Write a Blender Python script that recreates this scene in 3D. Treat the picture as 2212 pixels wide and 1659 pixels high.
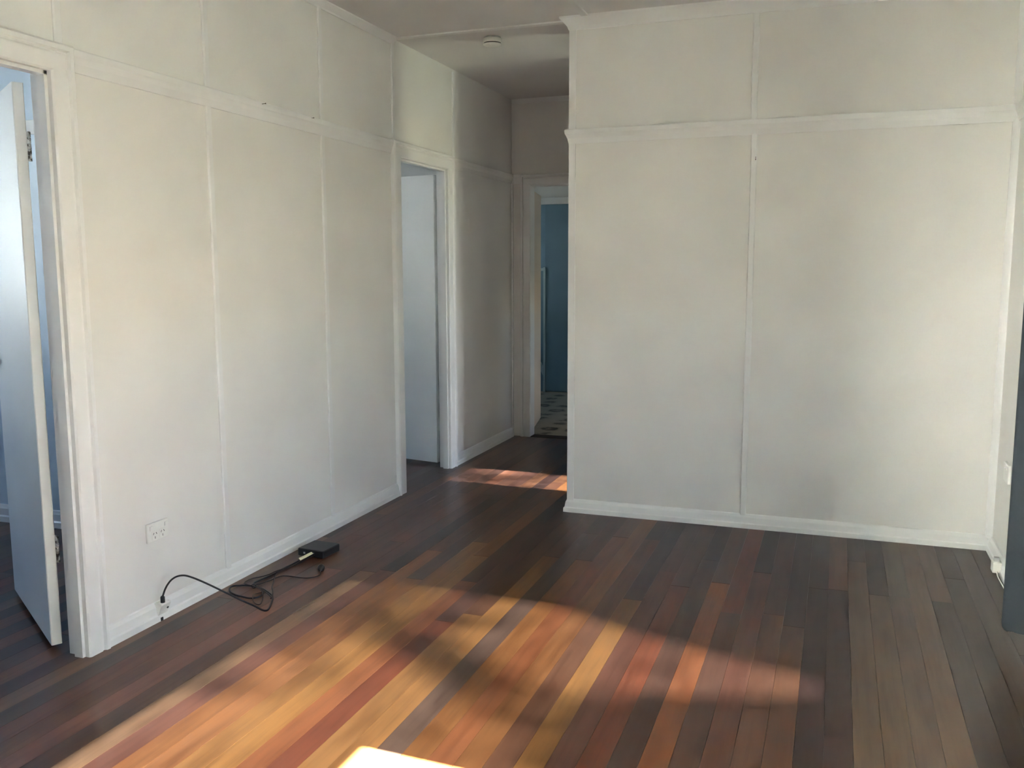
import bpy, bmesh, math, random
from mathutils import Vector, Matrix
random.seed(7)
for o in list(bpy.data.objects):
    bpy.data.objects.remove(o, do_unlink=True)
scene = bpy.context.scene
COL = scene.collection

# ------------------------------------------------------------------ camera
CAMX, CAMH = 2.4714, 1.3815
FPX, YAW, PIT, ROL = 1940.78, 0.3457, 0.1288, -0.0027
cy, sy, cp, sp, cr, sr = (math.cos(YAW), math.sin(YAW), math.cos(PIT), math.sin(PIT), math.cos(ROL), math.sin(ROL))
FW = Vector((-sy * cp, cy * cp, -sp)); R0 = Vector((cy, sy, 0)); U0 = R0.cross(FW)
RR = cr * R0 + sr * U0; UU = -sr * R0 + cr * U0
cam_d = bpy.data.cameras.new('camera'); cam = bpy.data.objects.new('camera', cam_d); COL.objects.link(cam)
cam_d.sensor_fit = 'HORIZONTAL'; cam_d.sensor_width = 36.0; cam_d.lens = 36.0 * FPX / 2212.0
cam_d.clip_start = 0.02; cam_d.clip_end = 400
cam.matrix_world = Matrix(((RR.x, UU.x, -FW.x, CAMX), (RR.y, UU.y, -FW.y, 0.0), (RR.z, UU.z, -FW.z, CAMH), (0, 0, 0, 1)))
scene.camera = cam

# ------------------------------------------------------------------ sky, sun, exposure
SUN_ELEV = math.radians(35.0)
SUN_DY = 0.03
TAN_E = math.tan(SUN_ELEV)
SUN_DIR = Vector((math.cos(SUN_ELEV), -SUN_DY * math.cos(SUN_ELEV), math.sin(SUN_ELEV))).normalized()   # towards the sun
world = bpy.data.worlds.new('world'); scene.world = world; world.use_nodes = True
wn = world.node_tree.nodes; wl = world.node_tree.links; wn.clear()
sky = wn.new('ShaderNodeTexSky'); sky.sky_type = 'NISHITA'; sky.sun_disc = False
sky.sun_elevation = SUN_ELEV; sky.sun_rotation = math.radians(90); sky.air_density = 1.0; sky.dust_density = 0.4
bg = wn.new('ShaderNodeBackground'); bg.inputs['Strength'].default_value = 3.7
wo = wn.new('ShaderNodeOutputWorld')
wl.new(sky.outputs[0], bg.inputs['Color']); wl.new(bg.outputs[0], wo.inputs['Surface'])
sun_d = bpy.data.lights.new('sun', 'SUN'); sun_d.energy = 240.0; sun_d.angle = math.radians(0.53); sun_d.color = (1.0, 0.97, 0.925)
sun = bpy.data.objects.new('sun', sun_d); COL.objects.link(sun)
sun.rotation_euler = (-SUN_DIR).to_track_quat('-Z', 'Y').to_euler(); sun.location = (12, 2, 12)
scene.view_settings.view_transform = 'Standard'; scene.view_settings.look = 'None'
scene.view_settings.exposure = 1.2; scene.view_settings.gamma = 1.0; scene.view_settings.use_curve_mapping = False
scene.cycles.max_bounces = 6; scene.cycles.diffuse_bounces = 4; scene.cycles.glossy_bounces = 2
scene.cycles.use_adaptive_sampling = True; scene.cycles.adaptive_threshold = 0.08
scene.cycles.transparent_max_bounces = 8; scene.cycles.use_denoising = True
scene.cycles.use_guiding = False; scene.cycles.use_surface_guiding = True; scene.cycles.surface_guiding_probability = 0.6; scene.cycles.guiding_training_samples = 128
scene.cycles.sample_clamp_indirect = 60.0; scene.cycles.caustics_reflective = False; scene.cycles.caustics_refractive = False

# ------------------------------------------------------------------ main dimensions
D, C, R, B, H = 4.803, 1.077, 3.234, 6.898, 2.70     # facing wall, hall corner, right wall, hall end wall, ceiling
RZ0, RZ1 = 2.045, 2.120                              # picture rail
GROUND = -1.7
# ------------------------------------------------------------------ materials
def new_mat(name):
    m = bpy.data.materials.new(name); m.use_nodes = True
    nt = m.node_tree; b = nt.nodes['Principled BSDF']
    return m, nt, b
def coords(nt, scale=1.0, kind='Object'):
    tc = nt.nodes.new('ShaderNodeTexCoord'); mp = nt.nodes.new('ShaderNodeMapping')
    nt.links.new(tc.outputs[kind], mp.inputs[0])
    mp.inputs['Scale'].default_value = scale if hasattr(scale, '__len__') else (scale,) * 3
    return mp.outputs[0]
def noise(nt, vec, scale, detail=3, rough=0.55):
    n = nt.nodes.new('ShaderNodeTexNoise'); n.inputs['Scale'].default_value = scale
    n.inputs['Detail'].default_value = detail; n.inputs['Roughness'].default_value = rough
    nt.links.new(vec, n.inputs['Vector']); return n
def ramp(nt, src, stops):
    r = nt.nodes.new('ShaderNodeValToRGB'); els = r.color_ramp.elements
    while len(els) < len(stops): els.new(0.5)
    for e, (p, c) in zip(els, stops):
        e.position = p; e.color = (c[0], c[1], c[2], 1)
    nt.links.new(src, r.inputs[0]); return r.outputs[0]
def mixc(nt, fac, a, b, mode='MIX'):
    n = nt.nodes.new('ShaderNodeMix'); n.data_type = 'RGBA'; n.blend_type = mode
    for sock, v in ((n.inputs[0], fac), (n.inputs[6], a), (n.inputs[7], b)):
        if isinstance(v, (int, float)): sock.default_value = v
        elif isinstance(v, tuple): sock.default_value = (v[0], v[1], v[2], 1)
        else: nt.links.new(v, sock)
    return n.outputs[2]
def bump(nt, b, h, strength, dist=0.002):
    n = nt.nodes.new('ShaderNodeBump'); n.inputs['Strength'].default_value = strength; n.inputs['Distance'].default_value = dist
    nt.links.new(h, n.inputs['Height']); nt.links.new(n.outputs[0], b.inputs['Normal'])
def paint(name, col, rough=0.5, wear=0.03, bs=0.15, bscale=90):
    m, nt, b = new_mat(name)
    v = coords(nt); n1 = noise(nt, v, 2.2, 1)
    dark = tuple(c * (1 - wear * 2.2) for c in col); lite = tuple(min(1, c * (1 + wear)) for c in col)
    nt.links.new(ramp(nt, n1.outputs[0], [(0.3, dark), (0.65, lite)]), b.inputs['Base Color'])
    b.inputs['Roughness'].default_value = rough
    return m
def plain(name, col, rough=0.5, metal=0.0, var=0.12, scale=40):
    m, nt, b = new_mat(name)
    n1 = noise(nt, coords(nt), scale, 1)
    nt.links.new(ramp(nt, n1.outputs[0], [(0.3, tuple(c * (1 - var) for c in col)), (0.7, tuple(min(1, c * (1 + var)) for c in col))]), b.inputs['Base Color'])
    b.inputs['Roughness'].default_value = rough; b.inputs['Metallic'].default_value = metal
    return m
WALL = paint('wall_paint', (0.79, 0.774, 0.745), 0.55, 0.02)
TRIM = paint('trim_gloss_paint', (0.80, 0.795, 0.785), 0.36, 0.02, 0.08, 60)
CEIL = paint('ceiling_paint', (0.72, 0.705, 0.70), 0.7, 0.02)
DOORP = paint('door_paint', (0.82, 0.83, 0.81), 0.35, 0.02, 0.06, 50)
WARMLIT = paint('warm_lit_door_paint', (0.78, 0.66, 0.56), 0.4, 0.02, 0.06, 50)  # warm sunlight from the hall put into the leaf colour
PALEBLUE = paint('pale_blue_paint', (0.60, 0.70, 0.80), 0.55, 0.02)
TEAL = paint('teal_blue_paint', (0.17, 0.28, 0.36), 0.5, 0.05)
TEALTRIM = paint('pale_teal_trim', (0.42, 0.55, 0.58), 0.45, 0.04)
PLASTIC = plain('white_plastic', (0.80, 0.79, 0.75), 0.35, 0, 0.02)
SLOT = plain('dark_slot', (0.05, 0.05, 0.05), 0.6)
BLACKP = plain('black_plastic', (0.018, 0.019, 0.021), 0.38, 0, 0.2)
BLACKR = plain('black_rubber', (0.022, 0.022, 0.024), 0.45, 0, 0.2)
BROWNC = plain('dark_brown_cord', (0.035, 0.024, 0.020), 0.5, 0, 0.2)
METALD = plain('dark_nail_metal', (0.08, 0.06, 0.04), 0.45, 0.7, 0.3)
STEEL = plain('window_steel', (0.6, 0.6, 0.6), 0.3, 1.0, 0.05)
PAPER = plain('pale_tag_paper', (0.70, 0.66, 0.45), 0.7, 0, 0.12, 60)
GREYP = plain('grey_port', (0.45, 0.45, 0.45), 0.4)
SHADOWGAP = plain('subfloor_dark', (0.03, 0.022, 0.018), 0.8)
BARK = plain('bark', (0.25, 0.19, 0.14), 0.9, 0, 0.35, 9)
LEAF = plain('leaf_green', (0.10, 0.15, 0.045), 0.6, 0, 0.4, 2)
ROOFM = plain('roof_iron', (0.35, 0.33, 0.32), 0.5, 0.0, 0.1, 3)
EXTW = plain('weatherboard_paint', (0.86, 0.85, 0.80), 0.6, 0, 0.03, 3)
def grass_mat():
    m, nt, b = new_mat('lawn'); v = coords(nt)
    n = noise(nt, v, 1.6, 5); n2 = noise(nt, v, 25, 3)
    c = ramp(nt, n.outputs[0], [(0.3, (0.24, 0.25, 0.14)), (0.55, (0.34, 0.33, 0.21)), (0.75, (0.42, 0.39, 0.28))])
    nt.links.new(mixc(nt, 0.3, c, ramp(nt, n2.outputs[0], [(0.3, (0.16, 0.17, 0.08)), (0.7, (0.40, 0.39, 0.24))])), b.inputs['Base Color'])
    b.inputs['Roughness'].default_value = 0.9; return m
LAWN = grass_mat()
def hinge_mat():
    m, nt, b = new_mat('chipped_hinge'); n = noise(nt, coords(nt), 55, 4)
    f = ramp(nt, n.outputs[0], [(0.47, (0, 0, 0)), (0.53, (1, 1, 1))])
    nt.links.new(mixc(nt, f, (0.10, 0.085, 0.07), (0.72, 0.71, 0.68)), b.inputs['Base Color']); b.inputs['Roughness'].default_value = 0.5
    return m
HINGE = hinge_mat()
def wood_mat():
    m, nt, b = new_mat('polished_hardwood')
    oi = nt.nodes.new('ShaderNodeObjectInfo')
    tc = nt.nodes.new('ShaderNodeTexCoord')
    off = nt.nodes.new('ShaderNodeVectorMath'); off.operation = 'SCALE'
    cmb = nt.nodes.new('ShaderNodeCombineXYZ')
    for i in range(3): nt.links.new(oi.outputs['Random'], cmb.inputs[i])
    nt.links.new(cmb.outputs[0], off.inputs[0]); off.inputs['Scale'].default_value = 53.0
    add = nt.nodes.new('ShaderNodeVectorMath'); nt.links.new(tc.outputs['Object'], add.inputs[0]); nt.links.new(off.outputs[0], add.inputs[1])
    mp = nt.nodes.new('ShaderNodeMapping'); mp.inputs['Scale'].default_value = (1.0, 0.05, 1.0); nt.links.new(add.outputs[0], mp.inputs[0])
    g = noise(nt, mp.outputs[0], 42, 3, 0.65)                 # long grain
    mp2 = nt.nodes.new('ShaderNodeMapping'); mp2.inputs['Scale'].default_value = (1.0, 0.22, 1.0); nt.links.new(add.outputs[0], mp2.inputs[0])
    s = noise(nt, mp2.outputs[0], 9, 2, 0.6)                  # broad streaks
    c1 = mixc(nt, 1.0, oi.outputs['Color'], ramp(nt, g.outputs[0], [(0.25, (0.74, 0.69, 0.67)), (0.5, (1, 1, 1)), (0.8, (1.13, 1.09, 1.04))]), 'MULTIPLY')
    c2 = mixc(nt, 1.0, c1, ramp(nt, s.outputs[0], [(0.30, (0.72, 0.66, 0.64)), (0.52, (1, 1, 1)), (0.72, (1.14, 1.11, 1.05))]), 'MULTIPLY')
    nt.links.new(c2, b.inputs['Base Color'])
    b.inputs['Roughness'].default_value = 0.28
    b.inputs['IOR'].default_value = 1.5; b.inputs['Specular IOR Level'].default_value = 0.36
    return m
WOOD = wood_mat()
def lino_mat():
    m, nt, b = new_mat('patterned_lino'); v = coords(nt)
    vo = nt.nodes.new('ShaderNodeTexVoronoi'); vo.inputs['Scale'].default_value = 4.0; vo.inputs['Randomness'].default_value = 0.3
    nt.links.new(v, vo.inputs['Vector'])
    d = nt.nodes.new('ShaderNodeTexNoise'); d.inputs['Scale'].default_value = 16; d.inputs['Detail'].default_value = 3; nt.links.new(v, d.inputs['Vector'])
    mth = nt.nodes.new('ShaderNodeMath'); mth.operation = 'MULTIPLY_ADD'; mth.inputs[1].default_value = 0.5
    nt.links.new(d.outputs[0], mth.inputs[0]); nt.links.new(vo.outputs['Distance'], mth.inputs[2])
    c = ramp(nt, mth.outputs[0], [(0.36, (0.30, 0.26, 0.19)), (0.45, (0.09, 0.075, 0.055)), (0.53, (0.07, 0.06, 0.045)), (0.62, (0.34, 0.30, 0.22)), (0.8, (0.40, 0.36, 0.28))])
    nt.links.new(c, b.inputs['Base Color']); b.inputs['Roughness'].default_value = 0.45; b.inputs['Specular IOR Level'].default_value = 0.2
    return m
LINO = lino_mat()
def fabric_mat():
    m, nt, b = new_mat('navy_curtain_fabric')
    w = nt.nodes.new('ShaderNodeTexWave'); w.inputs['Scale'].default_value = 220; w.inputs['Distortion'].default_value = 1.0
    nt.links.new(coords(nt), w.inputs['Vector'])
    nt.links.new(ramp(nt, w.outputs[0], [(0.2, (0.012, 0.017, 0.023)), (0.8, (0.021, 0.028, 0.035))]), b.inputs['Base Color'])
    b.inputs['Roughness'].default_value = 0.85; bump(nt, b, w.outputs[0], 0.2, 0.0005); return m
NAVY = fabric_mat()
def glass_mat(name, tint, refl):
    m = bpy.data.materials.new(name); m.use_nodes = True; nt = m.node_tree; nt.nodes.clear()
    t = nt.nodes.new('ShaderNodeBsdfTransparent'); t.inputs[0].default_value = (*tint, 1)
    g = nt.nodes.new('ShaderNodeBsdfGlossy'); g.inputs['Roughness'].default_value = 0.05
    mx = nt.nodes.new('ShaderNodeMixShader'); mx.inputs[0].default_value = refl
    o = nt.nodes.new('ShaderNodeOutputMaterial')
    nt.links.new(t.outputs[0], mx.inputs[1]); nt.links.new(g.outputs[0], mx.inputs[2]); nt.links.new(mx.outputs[0], o.inputs[0])
    return m
SUNDIM = glass_mat('sun_dimming_glass', (0.178, 0.187, 0.200), 0.05)  # darkened so the sun patch stays far dimmer than the open spot
ALCOVEDIM = glass_mat('alcove_dimming_glass', (0.50, 0.52, 0.55), 0.05)  # darkened to turn down the alcove daylight
DAYDIM = glass_mat('daylight_dimming_glass', (0.37, 0.39, 0.41), 0.05)  # darkened to hold back daylight in side rooms and kitchen
CLEAR = glass_mat('clear_glass', (0.93, 0.95, 0.95), 0.05)

# ------------------------------------------------------------------ mesh helpers
def link(name, me, mat, parent=None, smooth=False):
    o = bpy.data.objects.new(name, me)
    if mat: me.materials.append(mat)
    COL.objects.link(o)
    if parent is not None: o.parent = parent
    if smooth:
        for p in me.polygons: p.use_smooth = True
    return o
def build(name, verts, faces, mat, parent=None, smooth=False, recenter=True):
    """world-space verts; origin goes to the bottom centre; parents sit where they are (matrix kept)"""
    vs = [Vector(v) for v in verts]
    if recenter:
        lo = Vector((min(v.x for v in vs), min(v.y for v in vs), min(v.z for v in vs)))
        hi = Vector((max(v.x for v in vs), max(v.y for v in vs), max(v.z for v in vs)))
        org = Vector(((lo.x + hi.x) / 2, (lo.y + hi.y) / 2, lo.z))
    else: org = Vector((0, 0, 0))
    me = bpy.data.meshes.new(name); me.from_pydata([v - org for v in vs], [], faces); me.update()
    bm = bmesh.new(); bm.from_mesh(me); bmesh.ops.recalc_face_normals(bm, faces=bm.faces); bm.to_mesh(me); bm.free()
    o = link(name, me, mat, None, smooth)
    o.location = org
    if parent is not None:
        o.parent = parent; o.matrix_parent_inverse = pinv(parent)
    return o
def world_mat(o):
    m = Matrix.LocRotScale(o.location, o.rotation_euler, o.scale)
    if o.parent is not None: m = world_mat(o.parent) @ o.matrix_parent_inverse @ m
    return m
def pinv(o): return world_mat(o).inverted()
def box_data(x0, x1, y0, y1, z0, z1, base=0):
    v = [(x0, y0, z0), (x1, y0, z0), (x1, y1, z0), (x0, y1, z0), (x0, y0, z1), (x1, y0, z1), (x1, y1, z1), (x0, y1, z1)]
    f = [(0, 3, 2, 1), (4, 5, 6, 7), (0, 1, 5, 4), (1, 2, 6, 5), (2, 3, 7, 6), (3, 0, 4, 7)]
    return v, [tuple(i + base for i in q) for q in f]
def boxes(name, lst, mat, parent=None):
    V, F = [], []
    for b in lst:
        v, f = box_data(*b, base=len(V)); V += v; F += f
    return build(name, V, F, mat, parent)
def bbox(name, b, mat, parent=None, bevel=0.0, segs=2):
    o = boxes(name, [b], mat, parent)
    if bevel:
        bm = bmesh.new(); bm.from_mesh(o.data)
        bmesh.ops.bevel(bm, geom=bm.edges[:], offset=bevel, segments=segs, affect='EDGES', profile=0.5)
        bm.to_mesh(o.data); bm.free()
    return o
def extrude(name, prof, P, s0, s1, mat, parent=None, e0=None, e1=None, smooth=False):
    """closed profile [(u,t)], P(s,u,t)->xyz; e0/e1 shift the ends as functions of (u,t) for mitres"""
    n = len(prof); V = []
    for (s, e) in ((s0, e0), (s1, e1)):
        for (u, t) in prof:
            V.append(P(s + (e(u, t) if e else 0), u, t))
    F = [tuple(range(n)), tuple(range(2 * n - 1, n - 1, -1))]
    for i in range(n):
        j = (i + 1) % n; F.append((i, j, n + j, n + i))
    return build(name, V, F, mat, parent, smooth)
def tube_data(pts, rad, seg=8, base=0, caps=True):
    pts = [Vector(p) for p in pts]; V, F = [], []
    prev = None
    for i, p in enumerate(pts):
        t = (pts[min(i + 1, len(pts) - 1)] - pts[max(i - 1, 0)]).normalized()
        if prev is None:
            a = Vector((0, 0, 1)) if abs(t.z) < 0.9 else Vector((1, 0, 0))
            n = t.cross(a).normalized()
        else:
            n = (prev - t * prev.dot(t)).normalized()
        prev = n; b = t.cross(n)
        r = rad[i] if hasattr(rad, '__len__') else rad
        for k in range(seg):
            a = 2 * math.pi * k / seg
            V.append(p + (n * math.cos(a) + b * math.sin(a)) * r)
    for i in range(len(pts) - 1):
        for k in range(seg):
            k2 = (k + 1) % seg
            F.append((base + i * seg + k, base + i * seg + k2, base + (i + 1) * seg + k2, base + (i + 1) * seg + k))
    if caps:
        F.append(tuple(base + k for k in range(seg))); F.append(tuple(base + (len(pts) - 1) * seg + k for k in reversed(range(seg))))
    return V, F
def tube(name, pts, rad, mat, parent=None, seg=8):
    V, F = tube_data(pts, rad, seg); return build(name, V, F, mat, parent, True)
def smooth_path(pts, sub=5):
    pts = [Vector(p) for p in pts]; out = []
    for i in range(len(pts) - 1):
        p0, p1, p2, p3 = pts[max(i - 1, 0)], pts[i], pts[i + 1], pts[min(i + 2, len(pts) - 1)]
        for k in range(sub):
            t = k / sub
            out.append(0.5 * ((2 * p1) + (p2 - p0) * t + (2 * p0 - 5 * p1 + 4 * p2 - p3) * t * t + (3 * p1 - p0 - 3 * p2 + p3) * t ** 3))
    out.append(pts[-1]); return out
def lathe(name, prof, cx_, cy_, mat, parent=None, seg=32, flip=1):
    """prof [(r,z)] around a vertical axis"""
    V, F = [], []
    for (r, z) in prof:
        for k in range(seg):
            a = 2 * math.pi * k / seg; V.append((cx_ + r * math.cos(a), cy_ + r * math.sin(a), z))
    for i in range(len(prof) - 1):
        for k in range(seg):
            k2 = (k + 1) % seg; F.append((i * seg + k, i * seg + k2, (i + 1) * seg + k2, (i + 1) * seg + k))
    F.append(tuple(range(seg))); F.append(tuple((len(prof) - 1) * seg + k for k in range(seg)))
    return build(name, V, F, mat, parent, True)
def empty(name, loc):
    o = bpy.data.objects.new(name, None); COL.objects.link(o); o.location = loc; o.empty_display_size = 0.05
    return o
def tag(o, label=None, cat=None, group=None, kind=None):
    if label: o['label'] = label
    if cat: o['category'] = cat
    if group: o['group'] = group
    if kind: o['kind'] = kind
    return o
def struct(o, label=None): return tag(o, label, None, None, 'structure')

def holes_x(y0, y1, z0, z1, x0, x1, holes):
    """boxes of a wall lying in an x plane, holes [(ya,yb,za,zb)] sorted in y"""
    L = []; y = y0
    for (ya, yb, za, zb) in sorted(holes):
        if ya > y: L.append((x0, x1, y, ya, z0, z1))
        if za > z0: L.append((x0, x1, ya, yb, z0, za))
        if zb < z1: L.append((x0, x1, ya, yb, zb, z1))
        y = yb
    if y < y1: L.append((x0, x1, y, y1, z0, z1))
    return L
def holes_y(x0, x1, z0, z1, y0, y1, holes):
    L = []; x = x0
    for (xa, xb, za, zb) in sorted(holes):
        if xa > x: L.append((x, xa, y0, y1, z0, z1))
        if za > z0: L.append((xa, xb, y0, y1, z0, za))
        if zb < z1: L.append((xa, xb, y0, y1, zb, z1))
        x = xb
    if x < x1: L.append((x, x1, y0, y1, z0, z1))
    return L

# ------------------------------------------------------------------ the shell
REAR = -2.2; LX = -3.3; KY = 9.55
D1A, D1B = 1.588, 2.400      # door by the camera, opening in the left wall (rough)
D2A, D2B = 4.877, 5.628      # hall door, opening in the left wall
KA, KB = 0.138, 0.92         # kitchen door opening in the hall end wall
W1 = (1.05, 3.40, 0.50, 2.05); W3 = (5.15, 5.62, 0.25, 2.30)
WLN = (-1.20, 0.7, 0.25, 2.03); WL1 = (1.3, 3.0, 1.20, 2.10); WL2 = (4.0, 5.0, 1.20, 2.10)
WR = (1.2, 2.0, 1.00, 2.00)
XW = -0.012                  # face of the left wall sheets
YW = D + 0.012               # face of the facing wall sheets

floor = struct(boxes('floor', [(LX, R + 0.1, REAR - 0.1, B + 0.02, -0.10, -0.021)], SHADOWGAP), 'polished mixed hardwood floor of narrow boards')
kfloor = struct(boxes('floor', [(-2.6, 2.4, B + 0.02, KY + 0.1, -0.10, -0.002)], LINO), 'patterned beige lino floor seen through the end doorway')
ceiling = struct(boxes('ceiling', [(LX - 0.1, R + 0.12, REAR - 0.1, KY + 0.3, H, H + 0.05)], CEIL), 'off white flat ceiling')
roof = struct(boxes('roof', [(LX - 0.6, R + 0.55, REAR - 0.6, KY + 0.7, H + 0.20, H + 0.28)], ROOFM), 'iron roof above the house')

wl_ = struct(boxes('wall_left', holes_x(REAR, B, 0, H, -0.086, -0.016, [WLN, (D1A, D1B, -1, 2.03), (D2A, D2B, -1, 2.03)]), WALL), 'off white sheeted wall with cover battens')
wf_ = struct(boxes('wall_front', [(C + 0.004, R + 0.02, D + 0.016, D + 0.108, 0, H)], WALL), 'off white sheeted wall facing the camera')
wr_ = struct(boxes('wall_right', holes_x(REAR - 0.1, B + 0.1, -0.1, H + 0.05, R, R + 0.12, [W1, W3]), WALL), 'off white wall at the right edge')
wb_ = struct(boxes('wall_back', holes_y(LX, R, 0, H, B + 0.012, B + 0.10, [(KA, KB, -1, 2.03)]), WALL), 'off white wall closing the hall')
wh_ = struct(boxes('wall_hall', [(C, C + 0.1, 5.66, B + 0.012, 0, H), (C + 0.002, C + 0.1, D + 0.108, 5.12, 0, H)], WALL), 'off white wall on the hall side')  # short near piece added, unseen, to keep alcove light off the left wall
wrear = struct(boxes('wall_rear', holes_y(-0.086, R, -0.1, H, REAR - 0.1, REAR, []), WALL), 'wall behind the camera')
wout = struct(boxes('wall_outer', holes_x(0.95, B + 0.1, -0.1, H + 0.05, LX - 0.12, LX, [WL1, WL2]), PALEBLUE), 'outer wall of the side rooms')
wpart = struct(boxes('wall_partition', [(LX, -0.086, 3.60, 3.68, 0, H)], PALEBLUE), 'pale blue wall inside the near side room')
wver = struct(boxes('wall_verandah', [(LX, -0.086, 0.95, 1.03, 0, H)], PALEBLUE), 'wall between the side room and the added verandah')  # verandah added so outdoor light reaches the side window
for y_ in (REAR - 0.05,): struct(bbox('trim_post', (LX - 0.1, LX, y_ - 0.05, y_ + 0.05, 0, H), TRIM), 'post of the added verandah')
struct(boxes('light_block_nib', [(-0.016, 0.90, 1.15, 1.25, 0, H)], WALL), 'short return wall beside the camera')  # added out of view to block window light from most of the facing wall
under = struct(boxes('wall_base', [(LX, R, REAR, REAR + 0.1, GROUND, -0.1), (LX, R, KY, KY + 0.1, GROUND, -0.1), (LX, LX + 0.1, REAR, KY, GROUND, -0.1), (R - 0.1, R, REAR, KY, GROUND, -0.1)], EXTW), 'base wall under the house')
# kitchen shell
KWIN = (8.6, 9.3, 1.0, 2.0)
kb = struct(boxes('wall_kitchen_end', [(-2.5, 2.3, KY, KY + 0.1, 0, 2.066)], TEAL), 'teal blue end wall of the kitchen')
kb2 = struct(boxes('wall_kitchen_upper', [(-2.5, 2.3, KY, KY + 0.1, 2.066, H)], WALL), 'pale upper wall of the kitchen')
kl = struct(boxes('wall_kitchen_left', holes_x(B + 0.1, KY + 0.1, 0, H, -2.6, -2.5, [KWIN]), WALL), 'left kitchen wall')
KWIN2 = (7.15, 7.75, 0.95, 1.30)
kr = struct(boxes('wall_kitchen_right', holes_x(B + 0.1, KY + 0.1, 0, H, 2.3, 2.4, [KWIN2]), WALL), 'right kitchen wall')
bbox('picture_rail', (-2.5, 2.3, KY - 0.02, KY, 2.066, 2.14), TRIM, kb2, 0.004)
bbox('wall_panel', (-0.565, 2.25, KY - 0.035, KY, 0.015, 2.06), TEAL, kb, 0.003)         # flush panel with a pale edge
bbox('stud', (-0.583, -0.560, KY - 0.045, KY, 0.0, 1.385), TEALTRIM, kb, 0.002)
bbox('cross_rail', (-1.6, -0.583, KY - 0.03, KY, 1.345, 1.375), TEALTRIM, kb, 0.002)
extrude('brace', [(0, 0), (0.09, 0), (0.09, 0.03), (0, 0.03)], lambda s, u, t: (s, KY - t, 0.16 + u - (s + 0.575) * 1.75), -1.6, -0.575, TEALTRIM, kb)

# ------------------------------------------------------------------ sheets, battens, rails of the left wall
def sheet(parent, b): return bbox('wall_panel', b, WALL, parent, 0.0)
ub = [2.424, 3.183, 4.066, 4.852, 5.735]
lo_edges = [(2.46, 3.183), (3.183, 4.066), (4.066, 4.82)]
for (a, b) in lo_edges: sheet(wl_, (-0.018, XW, a + 0.001, b - 0.001, 0.05, RZ0 + 0.02))
sheet(wl_, (-0.018, XW, 5.69, B, 0.05, RZ0 + 0.02))
sheet(wl_, (-0.018, XW, 0.74, 1.53, 0.05, RZ0 + 0.02))
ue = [REAR, 0.6, 1.53] + ub + [B]
for a, b in zip(ue[:-1], ue[1:]): sheet(wl_, (-0.018, XW, a + 0.001, b - 0.001, RZ1 - 0.02, H))
def batten_x(y, z0, z1, x=XW, w=0.034, parent=None):
    prof = [(-w / 2, 0), (w / 2, 0), (w / 2, 0.005), (w / 2 - 0.005, 0.0085), (-w / 2 + 0.005, 0.0085), (-w / 2, 0.005)]
    return extrude('cover_batten', prof, lambda s, u, t: (x + t, y + u, s), z0, z1, TRIM, parent)
for y in (3.183, 4.066): batten_x(y, 0.062, RZ0 + 0.01, parent=wl_)
for y in ub: batten_x(y, RZ1 - 0.01, H - 0.02, parent=wl_)
RAIL = [(RZ0, 0), (RZ0, 0.008), (RZ0 + 0.012, 0.010), (RZ0 + 0.028, 0.013), (RZ0 + 0.044, 0.020), (RZ0 + 0.050, 0.024), (RZ1 - 0.004, 0.026), (RZ1, 0.024), (RZ1, 0)]
SKIRT = [(0.0, 0), (0.0, 0.024), (0.024, 0.023), (0.030, 0.017), (0.058, 0.013), (0.072, 0.006), (0.076, 0)]
CORN_S = [(H, 0), (H, 0.040), (H - 0.006, 0.038), (H - 0.028, 0.010), (H - 0.036, 0.006), (H - 0.036, 0)]
CORN = [(H, 0), (H, 0.052), (H - 0.010, 0.050), (H - 0.018, 0.040), (H - 0.046, 0.016), (H - 0.052, 0.014), (H - 0.064, 0.010), (H - 0.064, 0)]
left = lambda s, u, t: (XW + t, s, u)
extrude('picture_rail', RAIL, left, 2.467, 4.810, TRIM, wl_); extrude('picture_rail', [(u, t * 0.6) for u, t in RAIL], left, 5.700, B, WALL, wl_)
extrude('picture_rail', RAIL, left, REAR, 1.52, TRIM, wl_)
extrude('cornice', CORN_S, left, REAR, 4.862, TRIM, wl_)
bl = struct(extrude('baseboard_left', SKIRT, left, 2.467, 4.812, TRIM), 'white splayed skirting board along the left wall')
bl2 = struct(extrude('baseboard_hall', SKIRT, left, 5.700, B, TRIM, e1=lambda u, t: -t), 'white splayed skirting board in the hall')
bl3 = struct(extrude('baseboard_near', SKIRT, left, REAR, 1.52, TRIM), 'skirting board beside the camera')

# ------------------------------------------------------------------ facing wall
front = lambda s, u, t: (s, YW - t, u)
for (a, b) in ((C + 0.02, 2.045), (2.045, R)):
    sheet(wf_, (a + 0.001, b - 0.001, YW, YW + 0.006, 0.05, RZ0 + 0.02)); sheet(wf_, (a + 0.001, b - 0.001, YW, YW + 0.006, RZ1 - 0.02, H))
def batten_y(x, z0, z1, parent=None, w=0.032):
    prof = [(-w / 2, 0), (w / 2, 0), (w / 2, 0.005), (w / 2 - 0.005, 0.0085), (-w / 2 + 0.005, 0.0085), (-w / 2, 0.005)]
    return extrude('cover_batten', prof, lambda s, u, t: (x + u, YW - t, s), z0, z1, TRIM, parent)
batten_y(2.047, 0.060, RZ0 + 0.01, wf_); batten_y(2.040, RZ1 - 0.01, H - 0.05, wf_)
miter_l = lambda u, t: -t
bf = struct(extrude('baseboard_front', SKIRT, front, C, R, TRIM, e0=miter_l, e1=lambda u, t: -t), 'white splayed skirting board under the facing wall')
extrude('picture_rail', RAIL, front, C, R, TRIM, wf_, e0=miter_l, e1=lambda u, t: -t)
extrude('cornice', CORN, front, C, R, TRIM, wf_, e0=miter_l, e1=lambda u, t: -t)
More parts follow.
